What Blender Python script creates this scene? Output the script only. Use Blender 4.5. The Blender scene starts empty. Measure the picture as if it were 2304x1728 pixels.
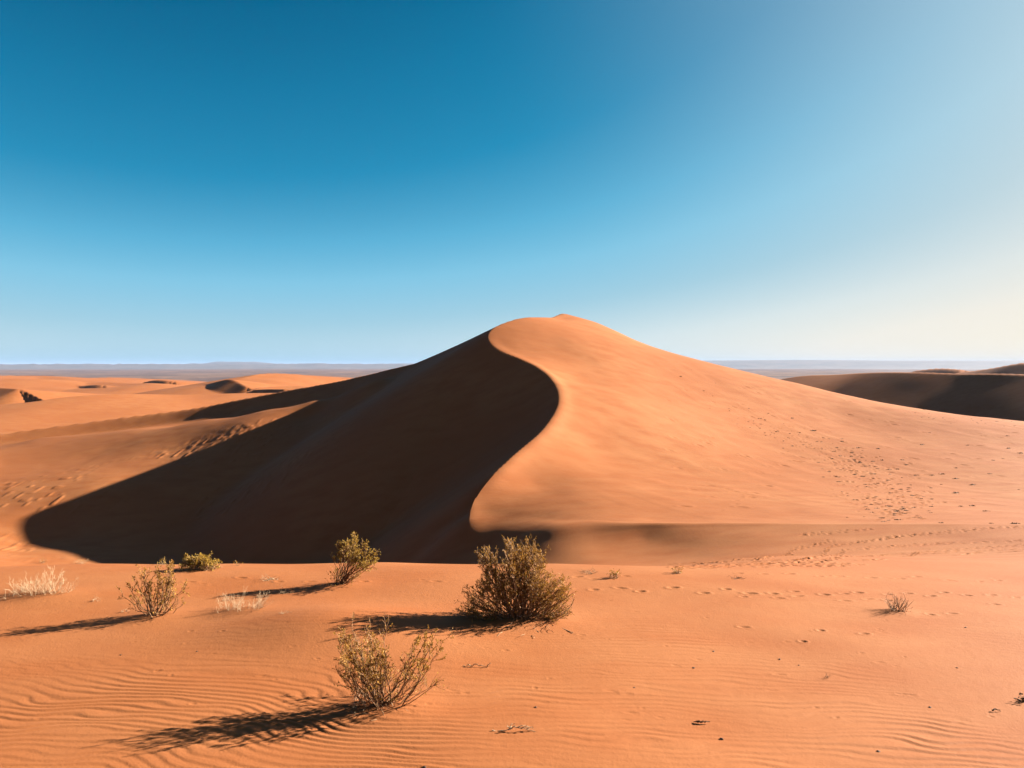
import bpy, math, random
import numpy as np
from math import radians as R

sc = bpy.context.scene
COL = sc.collection

# ------------------------------------------------------------------ camera
F, CX, CY = 1660.0, 1152.0, 864.0          # focal length and centre in photo pixels (2304 wide)
PITCH = R(-1.40)
EYE = np.array([0.0, 0.0, 3.0])
cam = bpy.data.cameras.new('camera')
cam_ob = bpy.data.objects.new('camera', cam)
COL.objects.link(cam_ob)
cam.sensor_width = 36.0
cam.lens = F / 2304 * 36
cam.clip_start, cam.clip_end = 0.05, 80000
cam_ob.location = EYE
cam_ob.rotation_euler = (R(90) + PITCH, 0, 0)
sc.camera = cam_ob

# ------------------------------------------------------------------ sun, sky, exposure
SUN_EL, SUN_AZ = 21.9, 71.5
world = bpy.data.worlds.new('World')
sc.world = world
world.use_nodes = True
wn, wl = world.node_tree.nodes, world.node_tree.links
sky = wn.new('ShaderNodeTexSky')
sky.sky_type = 'NISHITA'
sky.sun_disc = False
sky.sun_elevation, sky.sun_rotation = R(SUN_EL), R(SUN_AZ)
sky.altitude, sky.air_density, sky.dust_density, sky.ozone_density = 300, 1.0, 0.7, 1.5
# deepen the sky's blue and keep its bright, warm rim towards the sun
sep = wn.new('ShaderNodeSeparateColor')
wl.new(sky.outputs[0], sep.inputs[0])
dv = wn.new('ShaderNodeMath'); dv.operation = 'DIVIDE'
wl.new(sep.outputs[0], dv.inputs[0]); dv.inputs[1].default_value = 12.0
cr = wn.new('ShaderNodeValToRGB')
cr.color_ramp.interpolation = 'LINEAR'
def lin(c): return tuple((v / 255 / 12.92 if v < 10.3 else ((v / 255 + .055) / 1.055) ** 2.4) for v in c)
stops = ((.80, (0, 58, 100)), (1.12, (0, 103, 147)), (1.35, (10, 121, 166)), (1.78, (30, 142, 187)), (2.45, (90, 178, 216)), (3.1, (128, 198, 228)),
         (4.2, (160, 206, 225)), (6.0, (216, 231, 232)), (8.0, (245, 242, 228)), (10.5, (254, 246, 222)))
els = cr.color_ramp.elements
while len(els) < len(stops): els.new(0.5)
for e, (p, c) in zip(els, stops):
    e.position = p / 12.0; e.color = (*lin(c), 1)
wl.new(dv.outputs[0], cr.inputs[0])
# dusty glow round the sun
tc = wn.new('ShaderNodeTexCoord')
dt = wn.new('ShaderNodeVectorMath'); dt.operation = 'DOT_PRODUCT'
wl.new(tc.outputs['Generated'], dt.inputs[0])
dt.inputs[1].default_value = (math.sin(R(SUN_AZ)) * math.cos(R(SUN_EL)), math.cos(R(SUN_AZ)) * math.cos(R(SUN_EL)), math.sin(R(SUN_EL)))
mr = wn.new('ShaderNodeMapRange')
mr.inputs[1].default_value, mr.inputs[2].default_value = .35, 1.0
wl.new(dt.outputs['Value'], mr.inputs[0])
sq = wn.new('ShaderNodeMath'); sq.operation = 'POWER'; wl.new(mr.outputs[0], sq.inputs[0]); sq.inputs[1].default_value = 2.3
sk = wn.new('ShaderNodeMath'); sk.operation = 'MULTIPLY'; wl.new(sq.outputs[0], sk.inputs[0]); sk.inputs[1].default_value = .72
gm = wn.new('ShaderNodeMix'); gm.data_type = 'RGBA'
wl.new(sk.outputs[0], gm.inputs[0]); wl.new(cr.outputs[0], gm.inputs[6]); gm.inputs[7].default_value = (.90, .82, .74, 1)
gain = wn.new('ShaderNodeVectorMath'); gain.operation = 'SCALE'
wl.new(gm.outputs[2], gain.inputs[0])
EXPO = 2.71
gain.inputs['Scale'].default_value = 1 / (0.15 * 2 ** EXPO)
bg = wn['Background']
wl.new(gain.outputs[0], bg.inputs[0])
bg.inputs[1].default_value = 0.15

sd = bpy.data.lights.new('sun', 'SUN')
sd.energy, sd.angle, sd.color = 5.0, R(0.53), (1.0, 0.93, 0.82)
sun = bpy.data.objects.new('sun', sd)
COL.objects.link(sun)
sun.rotation_euler = (R(90 - SUN_EL), 0, R(180 - SUN_AZ))
sun.location = (60, 20, 40)

sc.view_settings.view_transform = 'Standard'
sc.view_settings.look = 'None'
sc.view_settings.exposure = EXPO
sc.view_settings.gamma = 1.0
sc.cycles.max_bounces = 6
sc.cycles.diffuse_bounces = 3
sc.cycles.transparent_max_bounces = 4

# ------------------------------------------------------------------ small maths
cp, sp = math.cos(PITCH), math.sin(PITCH)

def ray(px, py):
    u, v = (px - CX) / F, (CY - py) / F
    return np.array([u, cp - v * sp, sp + v * cp])

def P(px, py, D):
    d = ray(px, py)
    return EYE + d * (D / d[1])

def _hash(ix, iy, seed):
    h = (ix * 374761393 + iy * 668265263 + seed * 1274126177) & 0xFFFFFFFF
    h = ((h ^ (h >> 13)) * 1274126177) & 0xFFFFFFFF
    h = h ^ (h >> 16)
    return (h & 0xFFFF) / 32767.5 - 1.0

def noise(x, y, seed=0):
    fx, fy = np.floor(x), np.floor(y)
    ix, iy = fx.astype(np.int64), fy.astype(np.int64)
    tx, ty = x - fx, y - fy
    tx = tx * tx * tx * (tx * (6 * tx - 15) + 10)
    ty = ty * ty * ty * (ty * (6 * ty - 15) + 10)
    a, b = _hash(ix, iy, seed), _hash(ix + 1, iy, seed)
    c, d = _hash(ix, iy + 1, seed), _hash(ix + 1, iy + 1, seed)
    return (a + (b - a) * tx) * (1 - ty) + (c + (d - c) * tx) * ty

def sstep(a, b, x):
    t = np.clip((x - a) / (b - a), 0, 1)
    return t * t * (3 - 2 * t)

def smax(a, b, k):
    h = np.clip(0.5 + 0.5 * (a - b) / k, 0, 1)
    return b + (a - b) * h + k * h * (1 - h)

class TPS:
    def __init__(s, pts, lam=0.0):
        pts = np.asarray(pts, float)
        s.c = pts[:, :2].copy()
        n = len(pts)
        K = s.k(((s.c[:, None] - s.c[None]) ** 2).sum(-1)) + np.eye(n) * lam
        Q = np.c_[np.ones(n), s.c]
        A = np.block([[K, Q], [Q.T, np.zeros((3, 3))]])
        s.w = np.linalg.solve(A, np.r_[pts[:, 2], 0, 0, 0])
    @staticmethod
    def k(r2):
        return 0.5 * r2 * np.log(r2 + 1e-9)
    def __call__(s, x, y):
        out = s.w[-3] + s.w[-2] * x + s.w[-1] * y
        for (cx, cy), w in zip(s.c, s.w):
            out = out + w * s.k((x - cx) ** 2 + (y - cy) ** 2)
        return out

def dens(pts, n):
    """resample a 3-D polyline evenly with a Catmull-Rom curve"""
    p = np.asarray(pts, float)
    q = np.r_[[2 * p[0] - p[1]], p, [2 * p[-1] - p[-2]]]
    out = []
    for i in range(len(p) - 1):
        a, b, c, d = q[i:i + 4]
        for t in np.linspace(0, 1, 24, endpoint=False):
            out.append(0.5 * (2 * b + (c - a) * t + (2 * a - 5 * b + 4 * c - d) * t * t + (3 * b - 3 * c + d - a) * t ** 3))
    out.append(p[-1])
    out = np.array(out)
    L = np.r_[0, np.cumsum(np.linalg.norm(np.diff(out, axis=0), axis=1))]
    g = np.linspace(0, L[-1], n)
    return np.stack([np.interp(g, L, out[:, k]) for k in range(3)], 1)

# ------------------------------------------------------------------ lie of the land (metres; eye 3 m above the near sand)
CREST = [(1055, 1168, 36.0), (1058, 1143, 37.0), (1073.6, 1110, 38.4), (1102, 1074, 39.9), (1135, 1041.7, 41.4),
         (1167.6, 1012.7, 43.2), (1207, 980, 45.4), (1232.7, 951, 47.4), (1250.8, 922, 49.6), (1257, 897, 51.8),
         (1251.5, 871.7, 54.2), (1233.5, 846, 56.8), (1207, 826.5, 59.0), (1171, 808, 61.4), (1135, 794, 63.4),
         (1113, 781, 64.9), (1101, 766.8, 66.3), (1099, 756, 67.3), (1104, 745, 68.3), (1117, 734, 69.4),
         (1153, 719.8, 71.3), (1186, 714.2, 72.8), (1222, 714.0, 74.5), (1240, 714.5, 77.0), (1256, 708.5, 80.0), (1266, 707.5, 81.5),
         (1285, 728, 84.5), (1310, 770, 90.0)]
crest = dens([P(*c) for c in CREST], 400)
crest_r = np.hypot(crest[:, 0], crest[:, 1])
crest_t = np.arctan2(crest[:, 0], crest[:, 1])

SPUR = [(1117, 734, 69.4), (1085, 749.5, 71.5), (1060, 761.5, 73.0), (1000, 789, 76.5), (937, 816, 80.0), (880, 830, 83), (830, 842, 86),
        (740, 861, 89.0), (640, 879, 91.5), (520, 902, 93.0), (437, 918, 93.5), (320, 933, 93), (208, 946, 92),
        (100, 958, 90.5), (0, 969, 89.0), (-150, 985, 86.0), (-400, 1010, 82.0)]
spur = dens([P(*c) for c in SPUR], 1100)

EDGE = [(1055, 1168, 36.0), (1075, 1180, 35.4), (1110, 1187, 34.7), (1180, 1187, 33.6), (1260, 1182, 32.2), (1340, 1178.5, 31.7), (1450, 1177, 31.0),
        (1700, 1177.5, 30.0), (1950, 1178.5, 29.0), (2304, 1181, 27.5), (2700, 1183, 26.0), (3300, 1186, 24.0)]
edge = dens([P(*c) for c in EDGE], 300)
edge_r = np.hypot(edge[:, 0], edge[:, 1])
edge_t = np.arctan2(edge[:, 0], edge[:, 1])

# shared near sand: a plateau that ends in a rim on the left and slopes gently away on the right
near = []
for x in (-14, -9, -5, -2, 1, 4, 7, 11, 16):
    for y in (-4, 1, 3.5, 6, 8.2):
        near.append((x, y, 0.0))
tilt = lambda x: -.028 * max(0, x) - .012 * max(0, -x - 2)
for x, zz in ((-14, -.02), (-10, 0.02), (-7, .02), (-4.5, .0), (-2, -.02), (.6, -.03), (2.2, -.03)):
    near += [(x, 9.8, zz), (x, 11.0, zz - .02), (x * 1.0, 11.9, zz - .16)]
near += [(4.5, 10.5, -.05), (4.6, 12.5, -.26), (8, 10.5, -.08), (8, 12.5, -.3), (13, 11, -.12), (13, 13, -.35), (19, 12, -.2)]

near = [(x, y, z + tilt(x)) for x, y, z in near]
A = list(near)           # left and front: plateau, hollow, its far slope
for px, py, D in ((1520, 1276, 16.0), (1450, 1290, 20), (1450, 1283, 24.5), (1450, 1240, 28.8), (1450, 1212, 30.0),
                  (1800, 1258, 21.5), (1800, 1238, 25.8), (1800, 1206, 28.0), (2100, 1254, 20.5), (2100, 1230, 24.6), (2100, 1203, 26.8), (2304, 1250, 19.5), (2304, 1226, 23.6), (2304, 1203, 25.6), (2700, 1230, 18),
                  (1330, 1290, 24), (1330, 1266, 27.9), (1330, 1228, 29.8),
                  (1250, 1278, 28), (1250, 1240, 29.8), (1160, 1255, 30.6), (1160, 1222, 32.1), (1090, 1225, 33.5)):
    A.append(P(px, py, D))
A += [tuple(e) for e in edge[::12]]
for x, y, z in ((-14, 15, -1.6), (-8, 15, -1.8), (-3, 15, -1.8), (1, 15, -1.7), (-16, 22, -5), (-9, 22, -5.4), (-4, 22, -4.9), (0, 22, -4.1),
                (-18, 30, -7.6), (-10, 30, -7.9), (-5, 30, -7.1), (-1.5, 29, -5.6), (-20, 38, -8.7), (-12, 38, -8.8), (-6.5, 37, -8.0), (-3.6, 35.5, -5.6),
                (-25, 46, -9.9), (-15, 46, -9.6), (-30, 51, -9.9), (-18, 54, -9.4), (-28, 22, -4.4), (-30, 34, -8.0), (-20, 14, -1.0), (-40, 45, -8.0), (-48, 30, -5)):
    A.append((x, y, z))
for px, py, D in ((60, 1225, 53), (-150, 1150, 59), (0, 1105, 62.5), (200, 1105, 61), (0, 1045, 72.5), (200, 1028, 73), (420, 1005, 72),
                  (560, 965, 73), (700, 935, 75.5), (860, 852, 77.5), (800, 873, 78.5), (700, 903, 79.3), (604, 923, 80), (470, 944, 82), (300, 968, 82), (700, 921, 84), (604, 941, 85), (800, 893, 83), (470, 958, 86.5), (100, 985, 86.5), (0, 1005, 84.5), (-300, 1060, 67)):
    A.append(P(px, py, D))
A += [(s[0] + .4, s[1] - 3.2, s[2] - 1.55) for s in spur[210::60]] + [(s[0] - .4, s[1] + 4, s[2] - 2.0) for s in spur[250::85]]
A += [(-10, 98, -3), (-30, 106, -5.5), (-55, 106, -8.5), (-80, 100, -9), (-95, 60, -7)]
tpsA = TPS(A, 0.02)

B = [tuple(c) for c in crest[::14]] + [tuple(e) for e in edge[::10]]
for px, py, D in ((1344, 727.5, 81), (1458, 779, 79), (1594, 816, 76.5), (1792, 862, 73.5), (1927, 894, 71), (2064, 919, 69), (2304, 948, 66), (2800, 990, 62),
                  (1480, 1171, 32), (1750, 1171, 31.2), (2050, 1171, 30.2), (2400, 1173, 28.4), (1300, 1160, 33.9), (1180, 1150, 36.0),
                  (1300, 1100, 38.7), (1450, 1120, 37), (1700, 1120, 38), (2000, 1120, 39), (2300, 1125, 38),
                  (1200, 1085, 40.2), (1320, 1000, 46.5), (1400, 900, 54.5), (1500, 1000, 49), (1700, 1000, 53), (1950, 1000, 55), (2250, 1030, 51),
                  (1300, 860, 58), (1500, 900, 59), (1700, 920, 62), (1900, 950, 62), (1250, 775, 67), (1350, 800, 66), (1500, 850, 65)):
    B.append(P(px, py, D))
B += [(12, 94, 0.0), (24, 90, -1.5), (36, 84, -3.5), (50, 80, -5), (0, 100, -2), (20, 105, -5), (45, 100, -7), (70, 70, -6), (50, 45, -4)]
tpsB = TPS(B, 0.02)

TAN = math.tan(R(33))

def cones(x, y, pts, tan):
    best = np.full(x.shape, -1e9)
    for cx, cy, cz in pts:
        np.maximum(best, cz - tan * np.sqrt((x - cx) ** 2 + (y - cy) ** 2), out=best)
    return best

# far dunes: crest line in photo pixels + distance; lee (steep) towards -x, long windward slope towards +x
FAR = [  # points, lee tan, windward tan, across tan
    ([(-300, 915, 150), (0, 905, 140), (180, 890, 150), (420, 884, 165), (640, 880, 175), (900, 870, 185)], .12, .10, .09),
    ([(530, 856, 262), (560, 848.5, 272), (590, 844, 285), (619, 842.5, 292), (660, 843.5, 300), (740, 848, 310)], .16, .13, .12),
    ([(580, 872, 230), (640, 868, 238), (680, 868, 240)], .55, .12, .10),
    ([(-200, 858, 330), (60, 853, 345), (200, 858, 360), (350, 862, 330)], .2, .10, .08),
    ([(760, 852, 420), (800, 851, 440)], .5, .09, .09),
    ([(700, 856, 520), (900, 850, 560), (980, 846, 600)], .3, .08, .08),
    ([(150, 850, 700), (260, 848, 760)], .4, .07, .07),
    ([(600, 849, 800), (720, 846, 900)], .4, .07, .07),
    ([(-40, 846, 520), (80, 846, 560), (160, 849, 540)], .3, .07, .06),
    ([(860, 858, 300), (930, 852, 320), (1000, 846, 345)], .5, .09, .09),
]
FAR = [(dens([P(*q) for q in pts], 50 * len(pts)), a, b, c) for pts, a, b, c in FAR]
# the shaded dune on the right and its farther neighbours: crest runs from far left to near right
def _lee(f, base):
    return base if base != .38 else .372 - .10 * np.exp(-((f - .26) / .11) ** 4) + .03 * f
SHADE = [(dens([P(*q) for q in pts], n), t, w) for pts, t, w, n in (
    ([(1700, 868, 268), (1770, 853, 250), (1850, 845, 232), (1960, 838.5, 212), (2050, 837, 198), (2180, 839.5, 184), (2304, 842, 172), (2600, 845, 150), (3000, 850, 128)], .38, .16, 500),
    ([(2160, 836, 430), (2230, 828, 400), (2304, 817, 375), (2450, 806, 340), (2700, 800, 300)], .40, .16, 300),
    ([(2060, 834, 620), (2110, 829.5, 590), (2160, 831, 560)], .40, .16, 120),
    ([(432, 870, 264), (475, 863, 252), (516, 856, 243), (538, 864, 237), (556, 872, 231)], .48, .12, 160),
    ([(-80, 870, 216), (0, 873.5, 205), (40, 876, 199)], .40, .10, 160),
    ([(322, 858.5, 430), (350, 854.5, 418), (382, 857, 405)], .5, .10, 80),
    ([(572, 874, 214), (610, 871.5, 208), (642, 870.5, 203)], .6, .10, 80),
    ([(176, 867, 335), (205, 865, 326), (232, 867, 318)], .6, .10, 80),
    ([(718, 858, 380), (742, 856, 372), (766, 858, 364)], .6, .10, 80))]

def far_env(x, y, pts, lee, wind, across):
    best = np.full(x.shape, -1e9)
    for cx, cy, cz in pts:
        dx = x - cx
        s = np.where(dx < 0, lee, wind)
        np.maximum(best, cz - np.sqrt((dx * s) ** 2 + ((y - cy) * across) ** 2), out=best)
    return best

def shade_env(x, y, pts, lee, wind):
    best = np.full(x.shape, -1e9)
    d = pts[-1] - pts[0]
    n = np.array([-d[1], d[0]]) / math.hypot(d[0], d[1])     # horizontal normal; lee is towards the eye
    if n[1] > 0: n = -n
    for i, (cx, cy, cz) in enumerate(pts):
        le = _lee(i / (len(pts) - 1), lee)
        dx, dy = x - cx, y - cy
        a = dx * n[0] + dy * n[1]
        b = dx * n[1] - dy * n[0]
        s = np.where(a > 0, le, wind)
        np.maximum(best, cz - np.sqrt((a * s) ** 2 + (b * np.where(a > 0, le, .22)) ** 2), out=best)
    return best

def plain(x, y, r):
    z = -9.5 - 14 * sstep(180, 1200, r)
    z = z + (1 - sstep(1500, 4000, r)) * sstep(100, 200, r) * (0.9 * noise(x / 60, y / 60, 5) + 0.5 * noise(x / 23, y / 23, 6))
    rr = np.maximum(r, 1)
    return z + sstep(1500, 3000, r) * 3 * noise(x / 700, y / 420, 9)

def hills(x, y, r):
    th = np.degrees(np.arctan2(x, y))
    left = 1 - sstep(-4, 4, th)
    hl = 44 + 2.6 * noise(th * 1.3, th * 0 + 1.5, 21) + 1.6 * noise(th * 3.1, th * 0 + 3.5, 22) + .8 * noise(th * 7.3, th * 0 + .5, 23) + 6 * sstep(-35, -8, th)
    hl = hl + 4 * noise(th * 3, r / 260, 24) * sstep(7600, 7900, r)
    hr = 88 + 9 * np.exp(-((th - 21) / 5) ** 2) - 0.35 * (th - 20) + 1.2 * noise(th * 1.7, th * 0 + .5, 26)
    a = left * hl * sstep(7300, 8300, r) * (1 - sstep(8700, 9400, r))
    b = (1 - left) * hr * sstep(7600, 9000, r) * (1 - sstep(9600, 10600, r))
    c = 112 * np.exp(-((th + 20.5) / 4.2) ** 2) * (.8 + .25 * noise(th * 1.1, th * 0 + 7.5, 25)) * sstep(10500, 11500, r) * (1 - sstep(12500, 14000, r))
    return a + b + c

# small reliefs ---------------------------------------------------------------
MOUNDS = []   # (x, y, height, sx, sy) sand heaped round plants, filled below
DENTS = []    # (x, y, angle, half length, half width, depth)

def base_height(x, y):
    """smooth land form without ripples and prints; also returns which land form (0 ground, 1 main dune, 2.. far dunes)"""
    r = np.hypot(x, y); t = np.arctan2(x, y)
    kind = np.zeros(x.shape, np.int8)
    z = plain(x, y, r) + hills(x, y, r)
    m = (r < 130)
    if m.any():
        X, Y, rr, tt = x[m], y[m], r[m], t[m]
        za = tpsA(X, Y)
        side = np.interp(rr, crest_r, crest_t)                  # angle of the crest at this distance
        behind = rr - np.interp(tt, edge_t, edge_r)
        isB = (tt >= side) & (rr > crest_r[0]) | ((behind > 0) & (tt >= crest_t[0]) & (rr <= crest_r[0] + .0))
        lee = np.full(X.shape, -1e9)
        q = (rr > 30) & (X > -75)
        fade = sstep(36.0, 40.5, crest_r)
        lp = crest.copy(); lp[:, 2] -= (1 - fade) * 2.2
        lee[q] = cones(X[q], Y[q], lp, TAN)
        lee[q] = smax(lee[q], cones(X[q], Y[q], spur[::2], .60), .02)
        low = smax(lee, za, 0.5)
        zb = tpsB(X, Y)
        # at the very crest both sides meet at the crest height
        w = np.exp(-((tt - side) * rr / .6) ** 2) * (rr > crest_r[0]) * (rr < crest_r[-1])
        cz = np.interp(rr, crest_r, crest[:, 2])
        zb = zb * (1 - w) + cz * w
        soft = 0.35 + 1.6 * (1 - sstep(np.arctan2(0.0, 30), np.arctan2(6.0, 30), tt))
        fr = sstep(-soft, soft, behind)
        mixed = low * (1 - fr) + zb * fr
        zz = np.where(isB & (rr > crest_r[0]), zb, np.where(tt >= crest_t[0], np.where(rr <= crest_r[0] + 1.0, mixed, low), low))
        zz = np.where(isB & (rr > crest_r[0]) & (tt >= crest_t[0]) & (behind < soft), mixed, zz)
        kk = np.where(isB & (rr > 27), 1, np.where((lee > za - .05) & (rr > 36), 1, 0))
        wout = sstep(104, 129, rr)
        z[m] = zz * (1 - wout) + z[m] * wout
        kind[m] = np.where(wout > .5, 0, kk)
    m = (r > 95) & (r < 1400) & (np.abs(t) < 1.2)
    if m.any():
        X, Y = x[m], y[m]
        zz, kk = z[m], kind[m]
        for i, (pts, a, b, c) in enumerate(FAR):
            e = far_env(X, Y, pts, a, b, c)
            kk = np.where(e > zz, 2 + i, kk)
            zz = smax(e, zz, 0.35)
        for i, (pts, lee, wind) in enumerate(SHADE):
            near_ = (np.abs(X - pts[:, 0].mean()) < 120) & (np.abs(Y - pts[:, 1].mean()) < 130)
            e = np.full(X.shape, -1e9)
            e[near_] = shade_env(X[near_], Y[near_], pts, lee, wind)
            kk = np.where(e > zz, (30 if i < 3 else 2) + i, kk)
            zz = smax(e, zz, 0.3)
        zz = zz + sstep(110, 160, r[m]) * (1 - sstep(700, 1300, r[m])) * (.55 * noise(X / 30, Y / 42, 73) + .22 * noise(X / 12, Y / 15, 74))
        z[m], kind[m] = zz, kk
    kind = np.where((r > 7200) & (r < 14300), 60, kind).astype(np.int8)
    return z, kind

def relief(x, y, z):
    """ripples, undulation, scuffs: added to the land form"""
    r = np.hypot(x, y)
    m = r < 130
    X, Y, rr = x[m], y[m], r[m]
    d = np.zeros(X.shape)
    for mx, my, h, sx, sy in MOUNDS:
        d += h * np.exp(-((X - mx) / sx) ** 2 - ((Y - my) / sy) ** 2)
    # gentle undulation of the near sand
    d += .012 * noise(X / 1.3, Y / .9, 31) + .02 * noise(X / 2.9, Y / 2.2, 32)
    # wind ripples on the near sand
    q = rr < 13
    Xq, Yq, rq = X[q], Y[q], rr[q]
    warp = .10 * noise(Xq / 1.1, Yq / .8, 41) + .035 * noise(Xq / .35, Yq / .3, 42) + .22 * noise(Xq / 3.0, Yq / 2.5, 43)
    for mx, my, h, sx, sy in MOUNDS[:2]:
        warp += .42 * np.exp(-((Xq - mx) / .85) ** 2 - ((Yq - my + .1) / .65) ** 2)
    lam = .105
    ph = (Yq + .20 * Xq * (1 - .5 * sstep(-1, 2, Xq)) + warp) / lam + .55 * noise(Xq / .6, Yq / .16, 48) + 0.5 * noise(Xq / 1.7 + 3, Yq / .7, 49)
    br = noise(Xq / .45 + 9, Yq / .22, 44)
    u = ph * 2 * np.pi
    wave = np.sin(u + .55 * np.sin(u) + .9 * br)
    amp = .0040 * (1 - sstep(6.6, 8.6, rq + 1.1 * noise(Xq / 1.6, Yq / 1.6, 45)))
    amp = amp * np.clip(.55 + .6 * noise(Xq / .9, Yq / .35, 46) + .35 * sstep(1, -2, Xq), .10, 1.3)
    amp = amp + .0012 * (1 - sstep(9, 12.5, rq)) * np.clip(noise(Xq / 1.5 + 5, Yq / 1.2, 47), 0, 1)
    d[q] += amp * wave
    # scuffed, plant-pocked sand on the far side of the hollow and the right strip
    sc1 = sstep(55, 61, rr) * (1 - sstep(76, 82, rr)) * sstep(-10, -18, X)
    n = noise(X / .45, Y / .8, 51)
    d += sc1 * .055 * sstep(.35, .8, n) * np.clip(.4 + noise(X / 4, Y / 4, 52), 0, 1)
    d += sc1 * .03 * noise(X / .3, Y / .6, 53) * sstep(.0, .5, noise(X / 5, Y / 4, 54))
    # long low wind streaks on the windward face of the dune
    side = np.interp(rr, crest_r, crest_t)
    tt = np.arctan2(X, Y)
    wf = sstep(0.03, .25, tt - side) * sstep(31, 36, rr) * (1 - sstep(80, 86, rr))
    d += wf * .014 * noise((X + .45 * Y) / 2.0, (Y - .45 * X) / 12, 61)
    d += wf * sstep(.08, .22, tt - side) * .016 * np.maximum(0, noise((X + .5 * Y) / .9, (Y - .5 * X) / 5, 62))
    z = z.copy()
    z[m] += d
    return z

def H(x, y):
    x = np.atleast_1d(np.asarray(x, float)); y = np.atleast_1d(np.asarray(y, float))
    z, _ = base_height(x, y)
    return relief(x, y, z)

def hit(px, py, r0=2.0, r1=400.0):
    """where the sight line through a photo pixel meets the land"""
    d = ray(px, py)
    lo, hi = r0, r1
    for n in (260, 24, 24):
        D = np.geomspace(lo, hi, n)
        pts = EYE + d[None] * (D / d[1])[:, None]
        h = H(pts[:, 0], pts[:, 1])
        k = int(np.argmax(pts[:, 2] < h))
        if k == 0: break
        lo, hi = D[k - 1], D[k]
    p = pts[k].copy(); p[2] = h[k]
    return p

# ------------------------------------------------------------------ prints, mounds and where the plants stand
rng = random.Random(11)
SPOT = {}
for key, px, py in (('front', 861, 1594), ('round', 1172, 1398), ('left', 351, 1389), ('tree', 768, 1315), ('green', 453, 1281), ('pale', 66, 1342),
                    ('pale2', 530, 1381), ('grass', 2018, 1377)):
    SPOT[key] = hit(px, py)

def mound(key, h, sx, sy, ox=0.0, oy=0.0):
    p = SPOT[key]
    MOUNDS.append((p[0] + ox, p[1] + oy, h, sx, sy))
mound('front', .055, .42, .30, .05, -.02)
mound('round', .06, .60, .40, .05, .0)
mound('left', .04, .45, .30)
mound('pale', .05, .6, .35, .15)
mound('pale2', .035, .4, .25)
mound('grass', .02, .3, .2)
mound('tree', .02, .35, .25)
MOUNDS.append((-2.0, 8.3, .19, 1.25, .75))

def trail(pix, step, hl, hw, dep, jit=.03, keep=1.0):
    pts = [hit(*q) for q in pix]
    for a, b in zip(pts[:-1], pts[1:]):
        L = math.hypot(b[0] - a[0], b[1] - a[1])
        n = max(1, int(L / step))
        ang = math.atan2(b[1] - a[1], b[0] - a[0])
        for k in range(n):
            if rng.random() > keep: continue
            t = (k + .5 + rng.uniform(-.2, .2)) / n
            f = rng.uniform(.75, 1.25)
            DENTS.append((a[0] + (b[0] - a[0]) * t + rng.gauss(0, jit), a[1] + (b[1] - a[1]) * t + rng.gauss(0, jit) + (.07 if k % 2 else -.07) * (jit > .02),
                          ang + rng.uniform(-.25, .25), hl * f, hw * rng.uniform(.8, 1.2), dep * rng.uniform(.7, 1.2)))
trail([(1240, 1321), (1300, 1323), (1418, 1326.6), (1554, 1332), (1708, 1333), (1867, 1334.5), (2053, 1337), (2304, 1341), (2500, 1344)], .30, .075, .036, .017)
trail([(1600, 1337), (1708, 1340), (1845, 1344), (1980, 1349), (2100, 1352)], .36, .065, .032, .013, .05, .7)
trail([(1640, 1287), (1699, 1289), (1972, 1299), (2162, 1305), (2304, 1308)], .38, .075, .036, .014)
trail([(2044, 1376), (2249, 1392)], .33, .065, .03, .012, .04, .8)
trail([(2100, 1352), (2304, 1366)], .4, .07, .03, .012, .05, .7)
trail([(410, 1304), (560, 1307), (740, 1307), (1000, 1310)], .34, .065, .028, .011, .06, .7)
trail([(0, 1284), (130, 1286), (260, 1291)], .5, .11, .03, .012, .05, .8)
trail([(1180, 1303), (1330, 1300), (1500, 1298)], .35, .065, .03, .011, .1, .6)
trail([(1640, 1418), (1760, 1422), (1900, 1424), (2060, 1436)], .3, .05, .03, .012, .12, .8)
for line in ([(1500, 1270), (1580, 1265), (1708, 1255), (1867, 1228), (2044, 1203), (2304, 1183)],
             [(1530, 1272), (1640, 1268), (1845, 1262), (2072, 1239), (2304, 1223)],
             [(1500, 1276), (1700, 1272), (1931, 1269)],
             [(1560, 1271), (1790, 1262), (1990, 1247), (2304, 1232)],
             [(1640, 1262), (1780, 1236), (1872, 1214)],
             [(1700, 1258), (1900, 1236), (2100, 1222), (2304, 1216)],
             [(1795, 1203), (1963, 1190)]):
    for off in (0, 3.0):
        trail([(x, y + off) for x, y in line], .16, .09, .036, .026, .025, .85)
trail([(1935, 1262), (1990, 1259)], .25, .13, .04, .03, .02)
trail([(2160, 1249), (2180, 1246), (2205, 1243)], .3, .26, .06, .05, .02)
trail([(2230, 1245), (2304, 1240)], .3, .12, .05, .03, .05)
def hits(pix, r0=20.0, r1=140.0):
    """many sight lines at once"""
    D = np.geomspace(r0, r1, 420)
    ds = np.array([ray(*q) for q in pix])
    pts = EYE + (ds / ds[:, 1:2])[:, None, :] * D[None, :, None]
    h = H(pts[..., 0].ravel(), pts[..., 1].ravel()).reshape(pts.shape[:2])
    g = pts[..., 2] - h
    k = np.argmax(g < 0, axis=1)
    out = []
    for i, kk in enumerate(k):
        if kk == 0: out.append(None); continue
        t = g[i, kk - 1] / (g[i, kk - 1] - g[i, kk])
        p = pts[i, kk - 1] + (pts[i, kk] - pts[i, kk - 1]) * t
        p[2] = h[i, kk - 1] + (h[i, kk] - h[i, kk - 1]) * t
        out.append(p)
    return out


cz = lambda x, y: (1504 + x / 2.765, 760 + y / 2.765)
line = [(150, 230, 60), (300, 380, 70), (480, 490, 80), (650, 570, 85), (820, 640, 95), (980, 680, 110), (1120, 750, 120), (1230, 820, 130), (1320, 900, 150), (1380, 990, 150), (1400, 1070, 140), (1400, 1130, 130)]

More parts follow.
